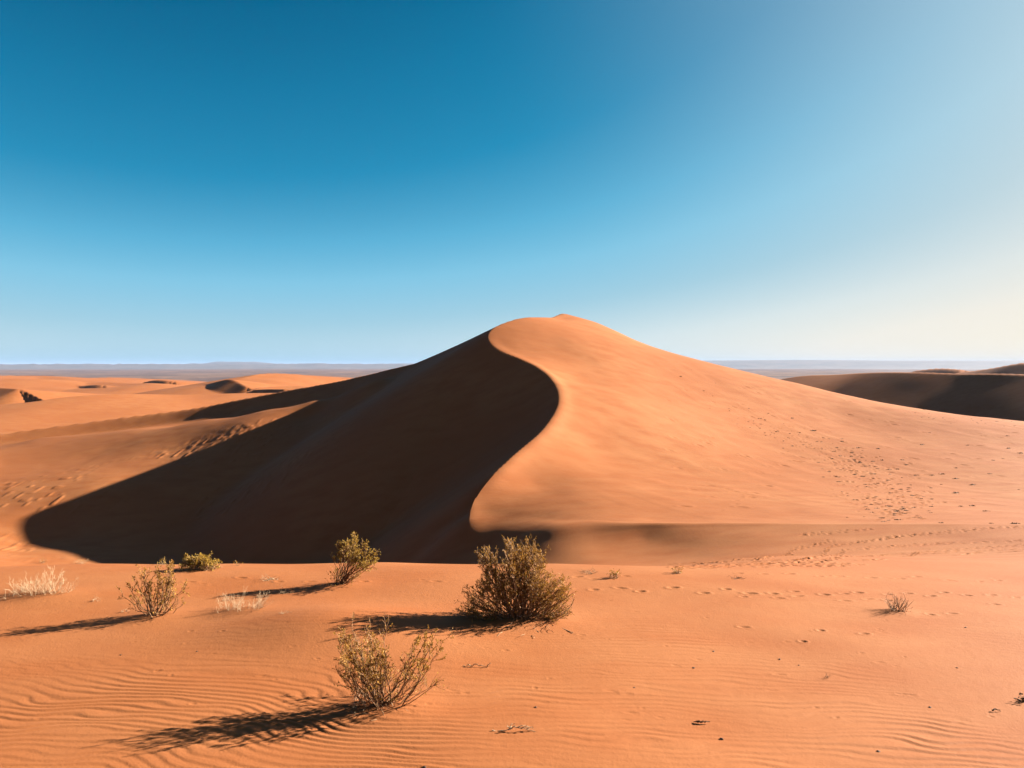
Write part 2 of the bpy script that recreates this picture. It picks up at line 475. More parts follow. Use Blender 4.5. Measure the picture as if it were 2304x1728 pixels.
def flank(n, small, big_):
    out = []
    while len(out) < n:
        t = (rng.random() ** .62) * (len(line) - 1.001)
        i = int(t); f = t - i
        x, y, wd = [line[i][k] + (line[i + 1][k] - line[i][k]) * f for k in range(3)]
        x += rng.gauss(0, wd * (.5 + .6 * t / len(line))); y += rng.gauss(0, wd * .34)
        if y < 1148: out.append((*cz(x, y), (small + big_ * (t / (len(line) - 1)) ** 1.5) * rng.uniform(.5, 1.5)))
    return out
for (px, py, w), p in zip(*(lambda q: (q, hits([(a, b) for a, b, _ in q])))(flank(520, 3.2, 6.5))):
    if p is not None:
        rad = w * p[1] / F * .42
        DENTS.append((p[0], p[1], rng.uniform(-.5, .5), rad * 1.3, rad * .75, rad * .48))
for (px, py), p in zip(*(lambda q: (q, hits(q)))([cz(rng.uniform(0, 2300), rng.uniform(140, 1100)) for _ in range(220)])):
    if p is not None and py > 860 and p[1] < 90:
        rad = rng.uniform(.06, .16)
        DENTS.append((p[0], p[1], rng.uniform(-.6, 0), rad * 1.8, rad * .6, rad * .3))
for k in range(120):      # small scuffs strewn over the near sand
    p = hit(rng.uniform(-50, 2350), 1300 + 330 * rng.random() ** 1.4)
    DENTS.append((p[0], p[1], rng.uniform(-.3, .1), rng.uniform(.02, .06), rng.uniform(.010, .018), rng.uniform(.003, .007)))


# ------------------------------------------------------------------ ground grid: rings round the view point, fine where the photo looks
def rows():
    out = [np.array([.05, .4, .9, 1.5, 2.1, 2.6]), np.arange(3.0, 4.8, .05), np.arange(4.8, 9.0, .0145), np.arange(9.0, 12.3, .02),
           np.arange(12.3, 27, .05), np.arange(27, 36, .08), np.arange(36, 86, .1), np.geomspace(86, 300, 260)[0:],
           np.geomspace(304, 1400, 150), np.geomspace(1430, 7100, 70), np.geomspace(7150, 14200, 90), np.geomspace(15500, 60000, 9)]
    out = np.unique(np.concatenate(out))
    keep = np.r_[True, np.diff(out) > .004 * np.clip(out[1:] / 9, .5, 9)]
    return out[keep]

def cols():
    step = .085
    c = np.arange(-41, 41 + 1e-9, step)
    lo = np.linspace(-180, -41, 42)[:-1]; hi = np.linspace(41, 180, 42)[1:]
    return np.concatenate([lo, c, hi])

RR = rows()
CC = np.radians(cols())
k0 = int(np.argmin(np.abs(CC)))
CC = CC - CC[k0] * np.exp(-(CC / .3) ** 2)
# slide the columns so that one of them runs exactly along the crest
ct = np.interp(RR, crest_r, crest_t)
ct = np.where(RR < crest_r[0], crest_t[0] * np.exp(-((crest_r[0] - RR) / 12) ** 2), ct)
ct = np.where(RR > crest_r[-1], crest_t[-1] * np.exp(-((RR - crest_r[-1]) / 60) ** 2), ct)
fall = np.where(np.abs(CC) < R(40), np.cos(np.clip(np.abs(CC) / R(40), 0, 1) * np.pi / 2) ** 2, 0)
TT = CC[None, :] + ct[:, None] * fall[None, :]
GX = RR[:, None] * np.sin(TT)
GY = RR[:, None] * np.cos(TT)
z0, kind = base_height(GX.ravel(), GY.ravel())
zr = relief(GX.ravel(), GY.ravel(), z0)
GZ = zr.reshape(GX.shape)
kind = kind.reshape(GX.shape)

for (x, y, ang, hl, hw, dep) in DENTS:      # press prints into the sand
    rad = hl * 2.2
    r_, t_ = math.hypot(x, y), math.atan2(x, y)
    i0, i1 = np.searchsorted(RR, [r_ - rad, r_ + rad])
    if i1 <= i0: continue
    sub = TT[i0]
    j0, j1 = np.searchsorted(sub, [t_ - rad / r_, t_ + rad / r_])
    if j1 <= j0: continue
    dx, dy = GX[i0:i1, j0:j1] - x, GY[i0:i1, j0:j1] - y
    a = dx * math.cos(ang) + dy * math.sin(ang); b = -dx * math.sin(ang) + dy * math.cos(ang)
    q = (a / hl) ** 2 + (b / hw) ** 2
    GZ[i0:i1, j0:j1] += dep * (-np.exp(-q * 1.3) + .45 * np.exp(-(np.sqrt(q) - 1.45) ** 2 * 6))

def grid_mesh(name, mask, mat):
    """faces of the sheet that belong to one land form, as one mesh"""
    nr, nc = GX.shape
    idx = np.arange(nr * nc).reshape(nr, nc)
    q = np.stack([idx[:-1, :-1], idx[:-1, 1:], idx[1:, 1:], idx[1:, :-1]], -1)[mask]
    q = q[:, ::-1]
    used, inv = np.unique(q, return_inverse=True)
    inv = inv.reshape(q.shape)
    co = np.stack([GX.ravel()[used], GY.ravel()[used], GZ.ravel()[used]], 1)
    me = bpy.data.meshes.new(name)
    me.vertices.add(len(co)); me.vertices.foreach_set('co', co.astype(np.float32).ravel())
    me.loops.add(q.size); me.loops.foreach_set('vertex_index', inv.astype(np.int32).ravel())
    me.polygons.add(len(q))
    me.polygons.foreach_set('loop_start', (np.arange(len(q)) * 4).astype(np.int32))
    me.polygons.foreach_set('use_smooth', np.ones(len(q), bool))
    me.update(calc_edges=True)
    ev = np.empty(len(me.edges) * 2, np.int32); me.edges.foreach_get('vertices', ev)
    g = used[ev.reshape(-1, 2)]
    row, colm = g // nc, g % nc
    sharp = (colm == k0).all(1) & (RR[row] > crest_r[0] + 1.5).all(1) & (RR[row] < crest_r[-1] - 2).all(1)
    at = me.attributes.get('sharp_edge') or me.attributes.new('sharp_edge', 'BOOLEAN', 'EDGE')
    at.data.foreach_set('value', sharp)
    me.materials.append(mat)
    ob = bpy.data.objects.new(name, me)
    COL.objects.link(ob)
    return ob

# ------------------------------------------------------------------ materials
def mat_new(name):
    m = bpy.data.materials.new(name)
    m.use_nodes = True
    nt = m.node_tree
    return m, nt, nt.nodes['Principled BSDF']

def nd(nt, typ, **kw):
    n = nt.nodes.new(typ)
    for k, v in kw.items(): setattr(n, k, v)
    return n

def mixc(nt, fac, a, b):
    m = nd(nt, 'ShaderNodeMix', data_type='RGBA')
    for sock, v in ((m.inputs[0], fac), (m.inputs[6], a), (m.inputs[7], b)):
        if isinstance(v, (float, int)): sock.default_value = v
        elif isinstance(v, tuple): sock.default_value = (*v, 1)
        else: nt.links.new(v, sock)
    return m.outputs[2]

def ntex(nt, vec, scale, detail=3, stretch=None, rough=.55):
    if stretch:
        mp = nd(nt, 'ShaderNodeMapping')
        mp.inputs['Scale'].default_value = stretch[:3]
        if len(stretch) > 3: mp.inputs['Rotation'].default_value = (0, 0, stretch[3])
        nt.links.new(vec, mp.inputs[0]); vec = mp.outputs[0]
    n = nd(nt, 'ShaderNodeTexNoise')
    n.inputs['Scale'].default_value = scale; n.inputs['Detail'].default_value = detail; n.inputs['Roughness'].default_value = rough
    nt.links.new(vec, n.inputs['Vector'])
    return n.outputs['Fac']

def ramp(nt, fac, a, b):
    m = nd(nt, 'ShaderNodeMapRange', interpolation_type='SMOOTHSTEP')
    m.inputs[1].default_value, m.inputs[2].default_value = a, b
    nt.links.new(fac, m.inputs[0])
    return m.outputs[0]

SAND = (.197, .0665, .0222)

def sand_material(name, plain_mix):
    m, nt, bs = mat_new(name)
    geo = nd(nt, 'ShaderNodeNewGeometry')
    pos = geo.outputs['Position']
    big = ntex(nt, pos, .11, 3)
    mid = ntex(nt, pos, .5, 3, (1, 2.2, 1, .4))
    fine = ntex(nt, pos, 5, 5, None, .65)
    grain = ntex(nt, pos, 160, 2, None, .7)
    c = mixc(nt, ramp(nt, big, .3, .7), SAND, (.215, .081, .029))
    c = mixc(nt, ramp(nt, mid, .35, .75), c, (.188, .060, .0185))
    hs = nd(nt, 'ShaderNodeHueSaturation')
    nt.links.new(c, hs.inputs['Color'])
    ad = nd(nt, 'ShaderNodeMath', operation='MULTIPLY_ADD')
    nt.links.new(fine, ad.inputs[0]); ad.inputs[1].default_value = .12; ad.inputs[2].default_value = .70
    ad2 = nd(nt, 'ShaderNodeMath', operation='MULTIPLY_ADD')
    nt.links.new(grain, ad2.inputs[0]); ad2.inputs[1].default_value = .5; nt.links.new(ad.outputs[0], ad2.inputs[2])
    nt.links.new(ad2.outputs[0], hs.inputs['Value'])
    c = hs.outputs['Color']
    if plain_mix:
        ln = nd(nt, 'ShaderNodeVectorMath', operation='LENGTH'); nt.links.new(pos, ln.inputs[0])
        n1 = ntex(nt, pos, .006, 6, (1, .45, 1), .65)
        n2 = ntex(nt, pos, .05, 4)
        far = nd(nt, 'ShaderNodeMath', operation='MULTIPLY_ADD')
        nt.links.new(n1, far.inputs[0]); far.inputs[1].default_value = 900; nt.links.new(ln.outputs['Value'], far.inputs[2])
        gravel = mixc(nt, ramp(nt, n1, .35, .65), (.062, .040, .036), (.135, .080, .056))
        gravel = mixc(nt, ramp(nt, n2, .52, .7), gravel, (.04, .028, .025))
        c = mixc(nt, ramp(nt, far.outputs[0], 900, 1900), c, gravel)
    nt.links.new(c, bs.inputs['Base Color'])
    bs.inputs['Roughness'].default_value = .75
    bs.inputs['Specular IOR Level'].default_value = .08
    bp = nd(nt, 'ShaderNodeBump'); bp.inputs['Strength'].default_value = .35; bp.inputs['Distance'].default_value = .012
    hn = nd(nt, 'ShaderNodeMath', operation='ADD')
    nt.links.new(ntex(nt, pos, 45, 4, None, .7), hn.inputs[0]); nt.links.new(ntex(nt, pos, 9, 3), hn.inputs[1])
    st = nd(nt, 'ShaderNodeMath', operation='MULTIPLY_ADD')
    nt.links.new(ntex(nt, pos, 1.6, 5, (1, 3.2, 1, -.45), .6), st.inputs[0]); st.inputs[1].default_value = 3.0 if not plain_mix else 0.0
    nt.links.new(hn.outputs[0], st.inputs[2])
    nt.links.new(st.outputs[0], bp.inputs['Height'])
    nt.links.new(bp.outputs[0], bs.inputs['Normal'])
    return m

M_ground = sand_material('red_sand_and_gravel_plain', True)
M_dune = sand_material('red_dune_sand', False)
M_rock, nt, bs = mat_new('dark_hill_rock')
geo = nd(nt, 'ShaderNodeNewGeometry')
nn = ntex(nt, geo.outputs['Position'], .004, 6, None, .65)
nt.links.new(mixc(nt, ramp(nt, nn, .35, .65), (.022, .018, .018), (.05, .036, .032)), bs.inputs['Base Color'])
bs.inputs['Roughness'].default_value = .95

def simple_mat(name, a, b, scale=30, rough=.8, trans=0.0, spec=.2):
    m, nt, bs = mat_new(name)
    geo = nd(nt, 'ShaderNodeNewGeometry')
    f = ntex(nt, geo.outputs['Position'], scale, 3)
    nt.links.new(mixc(nt, ramp(nt, f, .35, .65), a, b), bs.inputs['Base Color'])
    bs.inputs['Roughness'].default_value = rough
    bs.inputs['Specular IOR Level'].default_value = spec
    if trans:
        tr = nd(nt, 'ShaderNodeBsdfTranslucent')
        nt.links.new(mixc(nt, ramp(nt, f, .35, .65), a, b), tr.inputs[0])
        mx = nd(nt, 'ShaderNodeMixShader'); mx.inputs[0].default_value = trans
        out = nt.nodes['Material Output']
        nt.links.new(bs.outputs[0], mx.inputs[1]); nt.links.new(tr.outputs[0], mx.inputs[2]); nt.links.new(mx.outputs[0], out.inputs[0])
    return m

M_stem = simple_mat('brown_bark', (.10, .046, .018), (.17, .085, .036))
M_leaf = simple_mat('olive_leaf', (.215, .105, .015), (.33, .165, .027), 12, .6, .25)
M_leaf_green = simple_mat('yellow_green_leaf', (.22, .132, .018), (.33, .20, .032), 12, .6, .25)
M_dry = simple_mat('bleached_dry_wood', (.20, .13, .072), (.32, .225, .135))
M_drybrown = simple_mat('dry_brown_twig', (.15, .085, .042), (.25, .15, .08))
M_dark = simple_mat('dark_tuft', (.055, .028, .013), (.10, .052, .024))
M_stone = simple_mat('dark_pebble', (.03, .018, .013), (.07, .04, .028), 60)

cell = kind[:-1, :-1]
def land(name, mask, mat, label, cat):
    o = grid_mesh(name, mask, mat)
    o['kind'] = 'structure'; o['label'] = label; o['category'] = cat
    return o

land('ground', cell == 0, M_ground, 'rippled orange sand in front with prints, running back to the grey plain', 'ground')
land('sand_dune', cell == 1, M_dune, 'big S-crested orange sand dune with one side in deep shade', 'dune')
land('sand_dune', (cell >= 2) & (cell < 30), M_dune, 'low orange dunes rolling away beyond the left ridge', 'dunes')
land('sand_dune', (cell >= 30) & (cell < 60), M_dune, 'dark shaded dunes behind the right end of the big dune', 'dunes')
land('hills', cell == 60, M_rock, 'flat-topped blue hazy hills along the horizon', 'hills')


# ------------------------------------------------------------------ plants
def unit(v):
    return v / (np.linalg.norm(v) + 1e-9)

class Geo:
    def __init__(s): s.v, s.f = [], []
    def tube(s, pts, r0, r1, sides=4):
        n = len(pts); b = len(s.v)
        ref = np.array([.31, .87, .38])
        for i, p in enumerate(pts):
            d = unit(pts[min(i + 1, n - 1)] - pts[max(i - 1, 0)])
            u = unit(np.cross(d, ref)); w = np.cross(d, u)
            r = r0 + (r1 - r0) * i / (n - 1)
            for k in range(sides):
                a = 2 * math.pi * k / sides
                s.v.append(p + r * (math.cos(a) * u + math.sin(a) * w))
        for i in range(n - 1):
            for k in range(sides):
                s.f.append((b + i * sides + k, b + i * sides + (k + 1) % sides, b + (i + 1) * sides + (k + 1) % sides, b + (i + 1) * sides + k))
        s.f.append(tuple(b + (n - 1) * sides + k for k in range(sides)))
    def leaf(s, p, d, L, W, R_):
        n = np.array([R_.gauss(0, 1) for _ in range(3)])
        u = unit(np.cross(d, n)); h = np.cross(d, u) * W * .35
        b = len(s.v)
        s.v += [p, p + d * L * .5 + u * W * .5 + h, p + d * L, p + d * L * .5 - u * W * .5 + h]
        s.f += [(b, b + 1, b + 2), (b, b + 2, b + 3)]
    def build(s, name, mat, parent=None, smooth=False):
        me = bpy.data.meshes.new(name)
        me.from_pydata([tuple(v) for v in s.v], [], s.f)
        me.materials.append(mat)
        if smooth:
            me.polygons.foreach_set('use_smooth', [True] * len(me.polygons))
        o = bpy.data.objects.new(name, me)
        COL.objects.link(o)
        if parent: o.parent = parent
        return o

def thing(name, p, label, cat, group=None):
    o = bpy.data.objects.new(name, None)
    o.empty_display_size = .2
    COL.objects.link(o)
    o.location = tuple(p)
    tag(o, label, cat, group)
    return o

def tag(o, label, cat, group=None):
    o['label'] = label; o['category'] = cat
    if group: o['group'] = group
    return o

def rv(R_, s=1.0):
    return np.array([R_.gauss(0, s), R_.gauss(0, s), R_.gauss(0, s)])

def bez(a, c1, c2, b, n):
    t = np.linspace(0, 1, n)[:, None]
    return (1 - t) ** 3 * a + 3 * t * (1 - t) ** 2 * c1 + 3 * t * t * (1 - t) * c2 + t ** 3 * b

def shrub(name, key_or_p, tips, label, cat='shrub', group=None, seed=1, stem_r=.006, base=(.05, .05), twigs=7, twig_len=.14, subs=3, leaves=6, leaf=(.02, .008),
          leaf_from=.35, mats=None, arch=.25, low_twigs=.25, wob=.012, droop=0.0):
    """tips: (dx, dz, dy, weight of leaves) in metres from the foot of the plant"""
    R_ = random.Random(seed)
    p = SPOT[key_or_p] if isinstance(key_or_p, str) else key_or_p
    S, Lf = Geo(), Geo()
    up = np.array([0, 0, 1.0])
    for tip in tips:
        dx, dz, dy, wt = tip[:4]
        b = np.array([R_.gauss(0, base[0]), R_.gauss(0, base[1]), -.02])
        if len(tip) > 4: b[0] += tip[4]
        t = np.array([dx, dy, dz])
        L = np.linalg.norm(t - b)
        hz = t - b; hz[2] = 0
        c1 = b + .36 * (t - b) + arch * L * .5 * unit(hz + 1e-6) * min(1, np.linalg.norm(hz) / L * 1.5) - up * arch * .22 * L * (dz > 0)
        c1[2] = max(c1[2], .01)
        c2 = b + .7 * (t - b) + arch * .25 * L * unit(hz + 1e-6) + rv(R_, .03 * L)
        n = max(6, int(L / .07))
        path = bez(b, c1, c2, t, n)
        path[1:-1] += np.array([rv(R_, wob) for _ in range(n - 2)])
        r0 = stem_r * R_.uniform(.6, 1.25) * (L / .6) ** .5
        S.tube(path, r0, r0 * .28, 5)
        for k in range(int(round(twigs * R_.uniform(.7, 1.3) * max(.35, L / .6)))):
            s = low_twigs + (1 - low_twigs) * R_.random() ** .8
            i = s * (n - 1); i0 = min(int(i), n - 2)
            q = path[i0] + (path[i0 + 1] - path[i0]) * (i - i0)
            d = unit(path[i0 + 1] - path[i0])
            td = unit(d * .9 + rv(R_, .42) + up * .22)
            tl = twig_len * R_.uniform(.45, 1.1) * (1.15 - .5 * s)
            tp = np.array([q, q + td * tl * .5 + rv(R_, .008), q + td * tl + up * tl * .12 + rv(R_, .01)])
            S.tube(tp, r0 * .42, r0 * .18, 3)
            ends = [(tp, tl)]
            for m in range(subs):
                a = R_.uniform(.25, .9)
                q2 = tp[0] + (tp[2] - tp[0]) * a
                sd = unit(td + rv(R_, .5) + up * .2)
                sl = tl * R_.uniform(.3, .6)
                sp_ = np.array([q2, q2 + sd * sl])
                S.tube(sp_, r0 * .26, r0 * .13, 3)
                ends.append((sp_, sl))
            if leaves and s > leaf_from * R_.uniform(.6, 1.2):
                for e, el in ends:
                    dd = unit(e[-1] - e[0])
                    for m in range(max(1, int(round(leaves * wt * R_.uniform(.5, 1.4))))):
                        a = R_.uniform(.15, 1.02)
                        Lf.leaf(e[0] + (e[-1] - e[0]) * a, unit(dd + rv(R_, .55)), leaf[0] * R_.uniform(.6, 1.3), leaf[1] * R_.uniform(.7, 1.3), R_)
    root = thing(name, p, label, cat, group)
    sm, lm = mats or (M_stem, M_leaf)
    S.build('branches', sm, root)
    if Lf.f: Lf.build('foliage', lm, root)
    return root

def tips_px(key, lst, jitter=(.02, .12, .02), n=1, seed=5):
    """photo-pixel offsets from the foot -> metres at the plant's distance"""
    R_ = random.Random(seed)
    m = SPOT[key][1] / F
    out = []
    for q in lst:
        for k in range(n):
            w = q[2] if len(q) > 2 else 1.0
            t = [q[0] * m + R_.gauss(0, jitter[0]), max(q[1] * m + R_.gauss(0, jitter[2]), -.03) if q[1] > 0 else q[1] * m, R_.gauss(0, jitter[1]), w]
            if len(q) > 3: t.append(q[3] * m)
            out.append(t)
    return out

def fan(key, prof, n, depth=.5, inner=.45, seed=3, wlow=.35):
    """stems radiating from the foot; prof = (angle in degrees from the right, reach in photo pixels)"""
    R_ = random.Random(seed)
    m = SPOT[key][1] / F
    an, rd = zip(*prof)
    out = []
    for k in range(n):
        a = R_.uniform(an[0], an[-1])
        rad = np.interp(a, an, rd) * m * (inner + (1 - inner) * R_.random() ** .55)
        y = R_.uniform(-1, 1)
        c = math.sqrt(1 - (depth * y) ** 2)
        out.append([rad * math.cos(R(a)) * c, rad * math.sin(R(a)) * (.85 + .15 * c), y * depth * rad * .95, wlow + (1 - wlow) * min(1, math.sin(R(max(a, 2))) * 1.6)])
    return out

# open shrub in front, in two lobes
ft = tips_px('front', [(-94, 165, 1.3), (-72, 168, 1.3), (-100, 148, 1.2), (-82, 150, 1.2), (-60, 150, 1.1), (-45, 140, 1.2), (-31, 150, 1.1), (-20, 135, 1.2), (-8, 140), (10, 134, .8), (2, 112),
                       (-50, 118, 1.2), (-35, 105, 1.2), (-18, 100, 1.1), (-66, 100, 1.1), (5, 90, .8), (-86, 96, .9), (-100, 72, .5), (-60, 72), (-30, 70), (-10, 62)], n=2, seed=4)
ft += tips_px('front', [(100, 168, 1.5), (84, 170, 1.5), (126, 172, 1.2), (133, 145, 1.4), (112, 150, 1.5), (96, 145, 1.3), (118, 120, .7), (68, 134, .5), (60, 114, .4), (104, 120, .7)], n=1, seed=6, jitter=(.012, .08, .012))
ft += tips_px('front', [(47, 66, .5), (27, 80, .5), (120, 66, .35), (132, 64, .3), (86, 45, .25), (70, 60, .3), (58, 40, .2), (40, 42, .2), (30, 30, .2), (78, 30, .15), (50, 22, .1), (-60, 40, .3), (-40, 35, .3), (20, 50, .3)], n=1, seed=8)
ft += tips_px('front', [(-70, 192, .3), (6, 192, .15), (-28, 184, .15)], seed=9, jitter=(.004, .03, .004))
front = shrub('shrub', 'front', ft, 'sparse olive shrub in two lobes, nearest the camera, casting a long streaky shadow', seed=21, stem_r=.0052, base=(.075, .06), twigs=8, twig_len=.15, subs=3,
              leaves=3.2, leaf=(.021, .010), leaf_from=.42, arch=.22, wob=.009)
R_ = random.Random(77)
G = Geo()
mpx = SPOT['front'][1] / F
for k in range(46):       # bleached dead twigs round its foot
    b = np.array([R_.uniform(-75, 35) * mpx, R_.uniform(-.16, .1), .012])
    d = unit(np.array([R_.gauss(0, 1), R_.gauss(0, .7), abs(R_.gauss(.25, .45))]))
    L = R_.uniform(.06, .22)
    pt = bez(b, b + d * L * .4 + rv(R_, .02), b + d * L * .75 + rv(R_, .03), b + d * L + np.array([0, 0, -.01]), 6)
    G.tube(pt, .0032, .0012, 4)
for pth in ([(20, 4, 0), (40, 5, -.05), (62, 3, -.1), (80, -2, -.16), (88, -8, -.22)], [(18, 2, 0), (45, 1, -.1), (70, -3, -.22), (92, -6, -.3)], [(-4, 2, -.05), (2, 2, -.2), (6, 4, -.3)]):
    pp = np.array([[a * mpx, c, .012 + .5 * max(b, 0) * mpx] for a, b, c in pth])
    G.tube(pp, .007, .003, 5)
G.build('dead_twigs', M_dry, front)

prof = [(2, 122), (15, 122), (28, 132), (42, 148), (55, 148), (66, 158), (76, 178), (82, 192), (88, 176), (96, 192), (102, 176), (107, 160), (114, 188), (120, 172), (128, 160), (140, 162), (152, 160), (163, 146), (172, 146), (178, 120)]
prof = [(a, b * .93) for a, b in prof]
rt = fan('round', prof, 140, depth=.40, inner=.5, seed=31)
rt += tips_px('round', [(-75, 169, 1.2), (-88, 160), (-62, 160), (-21, 187, 1.2), (-8, 178), (18, 187, 1.2), (30, 178), (40, 160), (-30, 172), (12, 170), (25, 165), (-70, 150), (-84, 145), (-15, 165), (0, 160)], n=2, seed=33, jitter=(.02, .08, .02))
for q in rt[-30:]: q[1] *= .93
rt += tips_px('round', [(123, 38, .5), (118, 30, .4), (105, 18, .3), (-143, 22, .5), (-130, 10, .4), (-120, 3, .4), (-140, 40, .5), (80, 8, .2), (-90, 6, .3), (95, 50, .5)], n=1, seed=34, jitter=(.01, .06, .004))
rnd = shrub('shrub', 'round', rt, 'big round dense olive bush at the middle with dark stems fanning from its foot', seed=35, stem_r=.0062, base=(.10, .08), twigs=9, twig_len=.17, subs=3, leaves=2.5,
            leaf=(.026, .0095), leaf_from=.42, arch=.12, wob=.010)
G = Geo(); mpx = SPOT['round'][1] / F
for pth in ([(15, 5, 0), (40, 6, -.06), (62, 2, -.14), (80, 0, -.22), (100, -3, -.34), (112, -3, -.42)], [(30, 6, -.04), (70, 5, -.02), (95, 12, 0), (115, 30, .05), (122, 46, .05)], [(-5, 3, -.1), (0, 3, -.3), (10, 2, -.4)], [(10, 3, -.1), (25, 2, -.3), (38, 2, -.42)]):
    pp = np.array([[a * mpx, c, .015 + max(b, 0) * mpx] for a, b, c in pth])
    G.tube(pp, .010, .0035, 5)
R_ = random.Random(78)
for k in range(60):
    b = np.array([R_.uniform(-70, 60) * mpx, R_.uniform(-.42, .05), .01])
    d = unit(np.array([R_.gauss(0, 1), R_.gauss(-.2, .8), abs(R_.gauss(.1, .25))]))
    L = R_.uniform(.08, .25)
    G.tube(bez(b, b + d * L * .4 + rv(R_, .02), b + d * L * .75 + rv(R_, .02), b + d * L + np.array([0, 0, -.01]), 5), .004, .0015, 3)
G.build('dead_twigs', M_drybrown, rnd)

lt = tips_px('left', [(-36, 106), (-50, 98), (-26, 90), (-12, 98), (0, 101), (10, 96), (18, 101), (28, 98), (38, 116), (34, 104), (46, 94), (42, 84), (30, 82), (14, 84), (-4, 80), (-20, 72), (-47, 70), (-40, 60), (-66, 58), (-56, 46),
                      (-61, 30), (66, 65, .8), (60, 58, .8), (52, 52, .7), (56, 42, .5), (42, 28, .4), (30, 40, .6), (-30, 40, .8), (8, 60), (22, 64)], n=1, seed=41, jitter=(.02, .08, .02))
shrub('shrub', 'left', lt + lt[3:16:2], 'see-through brown-olive shrub at left with thin upright stems and a long shadow', seed=42, stem_r=.0068, base=(.05, .05), twigs=7, twig_len=.15, subs=3, leaves=2.6, leaf=(.024, .012),
      leaf_from=.4, arch=.25, wob=.014)

tt_ = tips_px('tree', [(-3, 86, 1.3), (6, 80, 1.3), (18, 88, 1.3), (28, 100, 1.2), (34, 84, 1.2), (44, 70, 1.3), (56, 80, 1.3), (66, 70, 1.3), (73, 60, 1.2), (62, 50), (66, 46, .9), (50, 56, 1.2), (38, 64, 1.3), (24, 70, 1.4), (10, 70, 1.3), (0, 74, 1.3),
                       (-10, 60, .9), (58, 62, 1.2), (16, 58, 1), (30, 55, 1), (46, 48, .8)], n=2, seed=51, jitter=(.03, .07, .03))
shrub_t = tips_px('tree', [(-24, 22), (-20, 29), (-14, 33), (-9, 28), (-26, 13, .6), (-16, 18), (-6, 35), (44, 30, .1), (34, 24, .1), (26, 14, .1), (52, 36, .1)], n=2, seed=52)
tree = shrub('shrub', 'tree', tt_, 'lopsided olive bush with bare stems leaning right, its crown against the dark dune shade', seed=53, stem_r=.0068, base=(.035, .04), twigs=8, twig_len=.15, subs=3, leaves=2.2, leaf=(.027, .012),
             leaf_from=.6, low_twigs=.62, arch=-.12, mats=(M_stem, M_leaf_green))
low = shrub('shrub', 'tree', shrub_t, 'x', seed=54, stem_r=.004, base=(.05, .05), twigs=7, twig_len=.10, subs=2, leaves=1.6, leaf=(.022, .010), leaf_from=.3, mats=(M_stem, M_leaf))
for ch in list(low.children):
    ch.parent = tree
    ch.name = 'low_' + ch.name.split('.')[0]
bpy.data.objects.remove(low)

gt = fan('green', [(4, 44), (20, 44), (40, 34), (60, 28), (80, 27), (100, 29), (120, 29), (140, 34), (160, 42), (176, 42)], 75, depth=.6, inner=.5, seed=61, wlow=.7)
shrub('shrub', 'green', gt, 'low yellow-green rounded bush on the sand rim against the dark shade', seed=62, stem_r=.005, base=(.13, .08), twigs=7, twig_len=.12, subs=3, leaves=3.0, leaf=(.030, .014), leaf_from=.3,
      arch=.2, mats=(M_drybrown, M_leaf_green))

pt = tips_px('pale', [(-42, 12, 1, -20), (-36, 24, 1, -20), (-30, 27, 1, -10), (-23, 33, 1, -15), (-15, 24, 1, -10), (-8, 30, 1, 0), (5, 29, 1, 5), (12, 48, 1, 10), (0, 24, 1, 0), (20, 30, 1, 15), (28, 34, 1, 20), (40, 58, 1, 30), (36, 40, 1, 28), (34, 30, 1, 25),
                      (46, 30, 1, 30), (59, 41, 1, 35), (66, 30, 1, 40), (75, 29, 1, 45), (78, 18, 1, 45), (70, 22, 1, 40), (104, 22, 1, 60), (88, 14, 1, 55), (50, 18, 1, 35)], n=3, seed=71, jitter=(.03, .10, .02))
shrub('shrub', 'pale', pt, 'wide low bleached dry shrub of white twigs at the far left', seed=72, stem_r=.0036, base=(.06, .08), twigs=12, twig_len=.13, subs=3, leaves=0, mats=(M_dry, M_dry), arch=.2, low_twigs=.1)
qt = tips_px('pale2', [(-38, 16, 1, -10), (-30, 38, 1, -10), (-20, 26, 1, -8), (-12, 34, 1, -5), (-4, 30, 1, 0), (9, 42, 1, 0), (4, 30, 1, 0), (14, 28, 1, 4), (22, 26, 1, 8), (30, 22, 1, 10), (68, 45, 1, 25), (60, 36, 1, 25), (75, 30, 1, 28), (66, 24, 1, 30), (54, 9, 1, 25),
                       (46, 24, 1, 20), (56, 18, 1, 25)], n=3, seed=75, jitter=(.03, .10, .02))
shrub('shrub', 'pale2', qt, 'small bleached dry shrub with twigs sweeping right, between the left shrub and the front one', seed=76, stem_r=.0032, base=(.04, .06), twigs=11, twig_len=.12, subs=3, leaves=0, mats=(M_dry, M_dry), arch=.2, low_twigs=.2)
ht = tips_px('grass', [(a, h, 1, a * .7) for a, h in ((-20, 22), (-16, 28), (-12, 30), (-8, 32), (-4, 28), (0, 33), (4, 30), (8, 34), (12, 30), (16, 34), (20, 28), (-14, 20), (2, 24), (10, 22), (18, 18))], n=3, seed=81, jitter=(.03, .08, .02))
shrub('grass_tuft', 'grass', ht, 'lone straw-coloured upright tuft on the open sand at right', 'tuft', seed=82, stem_r=.006, base=(.03, .05), twigs=3, twig_len=.10, subs=1, leaves=0, mats=(M_drybrown, M_drybrown), arch=.05)

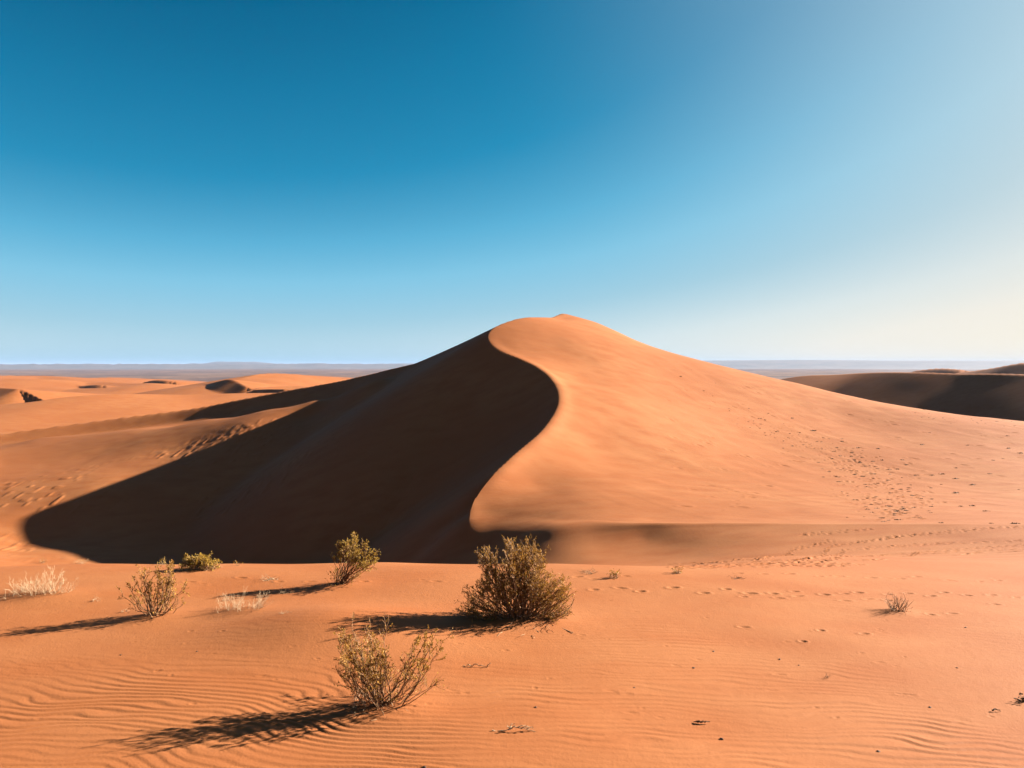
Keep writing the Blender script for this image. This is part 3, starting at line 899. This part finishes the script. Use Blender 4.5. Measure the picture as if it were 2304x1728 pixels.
def small_tuft(name, px, py, w, h, label, cat, mats, seed, leaves=0, n=26, flat=False):
    key = 'k%d' % seed
    SPOT[key] = hit(px, py)
    R_ = random.Random(seed)
    tl = [(R_.uniform(-.5, .5) * w, h * R_.uniform(.35, 1.0) if not flat else h * R_.uniform(.05, 1.0), 1, R_.uniform(-.35, .35) * w) for _ in range(n)]
    m = SPOT[key][1] / F
    tp = tips_px(key, tl, jitter=(.01, .25 * w * m, .01), seed=seed)
    return shrub(name, key, tp, label, cat, seed=seed, stem_r=.0055, base=(.02, .1 * w * m), twigs=3, twig_len=.4 * h * m + .03, subs=1, leaves=leaves, leaf=(.03, .013), leaf_from=.2, mats=mats, arch=.15)

small_tuft('grass_tuft', 1382, 1301, 26, 15, 'small olive tuft on the sand rim just right of the big round bush', 'tuft', (M_drybrown, M_leaf), 101, 2)
small_tuft('grass_tuft', 1522, 1289.5, 24, 10, 'low dry tuft at the foot of the tracked slope, right of centre', 'tuft', (M_drybrown, M_leaf), 102, 1)
small_tuft('grass_tuft', 97, 1266.5, 22, 9, 'small brown tuft on the rim at far left above the pale dry shrub', 'tuft', (M_drybrown, M_leaf), 103, 2)
small_tuft('grass_tuft', 182, 1268, 36, 12, 'pale feathery tuft on the rim where the dune shadow ends', 'tuft', (M_dry, M_leaf_green), 104, 1)
small_tuft('grass_tuft', 366, 1271, 10, 15, 'tiny pale sprig on the rim left of the yellow-green bush', 'tuft', (M_dry, M_leaf_green), 105, 2, 10)
small_tuft('grass_tuft', 533, 1273, 8, 7, 'tiny sprig on the rim right of the yellow-green bush', 'tuft', (M_drybrown, M_leaf), 106, 1, 8)
small_tuft('twig', 1322, 1289, 56, 5, 'flat strip of brown twigs along the rim beside the big round bush', 'twigs', (M_drybrown, M_leaf), 107, 0, 22, True)
small_tuft('twig', 606, 1305, 42, 8, 'little heap of pale twigs behind the small bleached shrub', 'twigs', (M_dry, M_dry), 108, 0, 20, True)
small_tuft('twig', 643, 1335, 32, 8, 'pale curled twigs on sand between the bleached shrub and the lopsided bush', 'twigs', (M_dry, M_dry), 109, 0, 14, True)
small_tuft('twig', 212, 1352, 26, 9, 'few bleached twigs right of the wide pale shrub', 'twigs', (M_dry, M_dry), 110, 0, 10, True)
small_tuft('twig', 280, 1377, 22, 7, 'pale dead twigs at the left foot of the see-through shrub', 'twigs', (M_dry, M_dry), 111, 0, 9, True)
small_tuft('grass_tuft', 1863, 1525, 24, 8, 'dark little sprig on open sand right of the middle', 'tuft', (M_dark, M_dark), 112, 0, 7, True)
small_tuft('grass_tuft', 2302, 1578, 18, 9, 'dark clump cut by the right edge of the picture', 'tuft', (M_dark, M_dark), 113, 1, 22)
small_tuft('twig', 640, 1380, 26, 5, 'scrap of pale twig right of the small bleached shrub', 'twigs', (M_dry, M_dry), 114, 0, 6, True)
small_tuft('grass_tuft', 1655, 1301, 40, 5, 'scatter of dark stems among prints right of the low dry tuft', 'tuft', (M_dark, M_dark), 115, 0, 12, True)

def stick(px, py, pts, mat, r, label, seed):
    p = hit(px, py); m = p[1] / F
    R_ = random.Random(seed)
    G = Geo()
    for pth in pts:
        pp = np.array([[a * m, c * m, b * m + .004] for a, b, c in pth])
        pp = dens(pp, 9) + np.array([rv(R_, .004) for _ in range(9)])
        G.tube(pp, r, r * .4, 5)
    o = G.build('twig', mat); o.location = tuple(p)
    tag(o, label, 'twig', 'loose twigs on the sand')
stick(1150, 1645, [[(-44, 0, 0), (-20, 1, 0), (-6, 3, 0), (4, 8, 2), (8, 10, 4)], [(-8, 2, 0), (6, 8, 0), (14, 7, 0), (34, 3, 2), (56, -1, 0)], [(0, 8, 0), (-2, 13, 0), (6, 15, 2)], [(14, 7, 0), (22, 11, 0), (30, 10, 2)], [(24, 5, 0), (34, 9, 0), (42, 7, 4)], [(-2, 5, 0), (-8, 10, 2)], [(34, 3, 2), (44, 6, 3), (52, 4, 3)]],
      M_dry, .005, 'bleached forked twig lying on rippled sand right of the front shrub', 201)
stick(1080, 1501, [[(-22, 3, 0), (-8, 5, 0), (4, 3, 0), (18, -2, 0)], [(16, -1, 0), (18, 4, 0), (24, 9, 1)], [(-22, 3, 0), (-40, 1, 0)]], M_drybrown, .006, 'thin bent brown stick on sand below the big round bush', 202)
stick(1590, 1629, [[(-16, 4, 0), (-4, 6, 0), (8, 2, 0)], [(-16, 4, 0), (-28, 2, 3)]], M_dark, .009, 'short dark stick on the ripples at right of the bleached twig', 203)
stick(2240, 1601, [[(-8, 2, 0), (0, 4, 0), (10, 1, 0)]], M_dark, .008, 'short dark stick near the right edge of the sand', 204)

def pebble(px, py, size, label, seed):
    p = hit(px, py)
    R_ = random.Random(seed)
    import bmesh
    bm = bmesh.new()
    bmesh.ops.create_icosphere(bm, subdivisions=2, radius=1)
    ph = [R_.uniform(0, 6) for _ in range(4)]
    for v in bm.verts:
        k = 1 + .18 * math.sin(2.1 * v.co.x + ph[0]) + .16 * math.sin(2.7 * v.co.y + ph[1]) + .14 * math.sin(3.3 * v.co.z + ph[2])
        v.co *= k * size
        v.co.z *= .62; v.co.x *= 1.3
    me = bpy.data.meshes.new('pebble'); bm.to_mesh(me); bm.free()
    me.materials.append(M_stone)
    o = bpy.data.objects.new('pebble', me); COL.objects.link(o)
    o.location = (p[0], p[1], p[2] + size * .25); o.rotation_euler = (0, 0, R_.uniform(0, 6))
    tag(o, label, 'pebble', 'dark pebbles on the near sand')
for k, (px, py, sz, lb) in enumerate((
        (1206, 1592, .011, 'dark pebble on the ripples just right of the front shrub'), (955, 1726, .014, 'dark pebble at the very bottom edge of the picture'),
        (1605, 1466, .013, 'dark pebble on smooth sand, farthest of the pebbles right of the big bush'), (1560, 1503, .013, 'dark flat pebble where the right-hand ripples begin'),
        (1754, 1484, .012, 'dark pebble level with the little dark sprig, left of it'), (1797, 1497, .009, 'tiny pebble just above and left of the little dark sprig'), (1427, 1547, .009, 'tiny dark pebble on ripples midway between bush and twig'),
        (1623, 1663, .014, 'dark round pebble in the ripples below the short dark stick'), (1977, 1691, .013, 'dark pebble low in the right-hand ripples'),
        (2093, 1592, .012, 'dark pebble on pale sand towards the right edge'), (2172, 1412, .013, 'dark pebble below the line of prints at far right'), (2153, 1503, .010, 'small pebble on bare sand at far right above the ripples'),
        (272, 1474, .011, 'small dark pebble on sand below the left shrub'), (444, 1466, .011, 'small dark pebble below the small bleached shrub'))):
    pebble(px, py, sz * .8, lb, 300 + k)

# dark tufts strewn down the dune's right flank
protos = []
R_ = random.Random(91)
for v in range(6):
    G = Geo()
    for k in range(34):
        a = R_.uniform(0, 2 * math.pi); rad = R_.random() ** .6 * .8
        b = np.array([rad * math.cos(a), rad * math.sin(a) * .8, -.06])
        d = unit(np.array([math.cos(a) * rad * .9 + R_.gauss(0, .35), math.sin(a) * rad * .9 + R_.gauss(0, .35), 1.0]))
        L = R_.uniform(.3, .75) * (1.1 - .5 * rad)
        u = unit(np.cross(d, np.array([R_.gauss(0, 1), R_.gauss(0, 1), 0.1])))
        w = R_.uniform(.06, .13)
        i = len(G.v)
        G.v += [b - u * w, b + u * w, b + d * L * .6 + u * w * .7, b + d * L + rv(R_, .04), b + d * L * .6 - u * w * .7]
        G.f.append((i, i + 1, i + 2, i + 3, i + 4))
    for q in range(9):
        a0, a1 = 2 * math.pi * q / 9, 2 * math.pi * (q + 1) / 9
        i = len(G.v)
        G.v += [np.array([math.cos(a0) * .85, math.sin(a0) * .7, -.10]), np.array([math.cos(a1) * .85, math.sin(a1) * .7, -.10]), np.array([0, 0, .16])]
        G.f.append((i, i + 1, i + 2))
    bmt = __import__('bmesh').new()
    vs = [bmt.verts.new(tuple(v)) for v in G.v]
    for f in G.f: bmt.faces.new([vs[i] for i in f])
    __import__('bmesh').ops.remove_doubles(bmt, verts=bmt.verts, dist=1e-4)
    bmt.verts.index_update()
    G.v = [np.array(v.co) for v in bmt.verts]; G.f = [tuple(v.index for v in f.verts) for f in bmt.faces]; bmt.free()
    protos.append(G)
tuft_mesh = []
for G in protos:
    me = bpy.data.meshes.new('grass_tuft'); me.from_pydata([tuple(v) for v in G.v], [], G.f); me.materials.append(M_dark)
    tuft_mesh.append(me)

def put_tufts(pix, label, group):
    for (px, py, w), p in zip(pix, hits([(a, b) for a, b, _ in pix])):
        if p is None: continue
        o = bpy.data.objects.new('grass_tuft', tuft_mesh[R_.randrange(len(tuft_mesh))])
        COL.objects.link(o)
        sc_ = w * p[1] / F * .5
        o.location = tuple(p); o.scale = (sc_ * R_.uniform(.9, 1.4), sc_, sc_ * R_.uniform(.45, .75)); o.rotation_euler = (0, 0, R_.uniform(-.5, .5))
        tag(o, label, 'tuft', group)
pix = flank(205, 3.4, 7.5)
put_tufts(pix, 'small dark tuft among the many strewn down the right flank of the dune', 'dark tufts strewn down the dune flank')
big = [(1640, 855, 11), (1700, 848, 12), (1790, 877, 14), (1895, 915, 16), (1790, 966, 22), (1820, 1049, 14), (1890, 1046, 15), (1980, 1079, 14), (1540, 855, 14), (2115, 688, 12), (2000, 846, 9), (1790, 810, 9), (1180, 685, 12),
       (2010, 1155, 11), (2160, 1157, 22), (1700, 1152, 14), (1860, 668, 8), (2190, 718, 12), (2020, 762, 9), (1305, 690, 10), (900, 577, 12), (1080, 645, 9), (1580, 664, 9), (2080, 752, 6), (2180, 945, 6), (1455, 760, 9), (1480, 790, 10), (620, 470, 6), (770, 500, 9),
       (500, 440, 6), (75, 240, 7), (220, 330, 6), (2110, 610, 8), (1620, 590, 7), (2040, 520, 7), (865, 890, 4), (1113, 1118, 6)]
put_tufts([(*cz(x, y), w) for x, y, w in big], 'dark tuft standing apart on open sand of the dune flank', 'dark tufts standing apart')
far = []
for k in range(42):
    x = R_.uniform(1450, 2300)
    y = np.interp(x, [1400, 1800, 2212, 2400], [450, 500, 530, 550]) + R_.gauss(0, 16)
    far.append((*cz(x, y), R_.uniform(2.0, 5.5)))
put_tufts(far, 'small dark tuft in the band along the top edge of the dune flank, far right', 'dark tufts along the far edge')



# ------------------------------------------------------------------ the air between here and the hills
import bmesh
bm = bmesh.new()
bmesh.ops.create_cube(bm, size=1)
me = bpy.data.meshes.new('haze'); bm.to_mesh(me); bm.free()
hz = bpy.data.objects.new('haze', me); COL.objects.link(hz)
hz.scale = (130000, 130000, 130); hz.location = (0, 0, -30 + 130 / 2)
hz['kind'] = 'stuff'; hz['label'] = 'pale dusty air that blues the far hills'
hm = bpy.data.materials.new('dusty_air'); hm.use_nodes = True
hn_ = hm.node_tree.nodes
hn_.remove(hn_['Principled BSDF'])
pv = hn_.new('ShaderNodeVolumePrincipled')
pv.inputs['Color'].default_value = (.25, .33, .50, 1)
pv.inputs['Density'].default_value = 4.6e-5
pv.inputs['Anisotropy'].default_value = 0.0
hm.node_tree.links.new(pv.outputs[0], hn_['Material Output'].inputs['Volume'])
me.materials.append(hm)
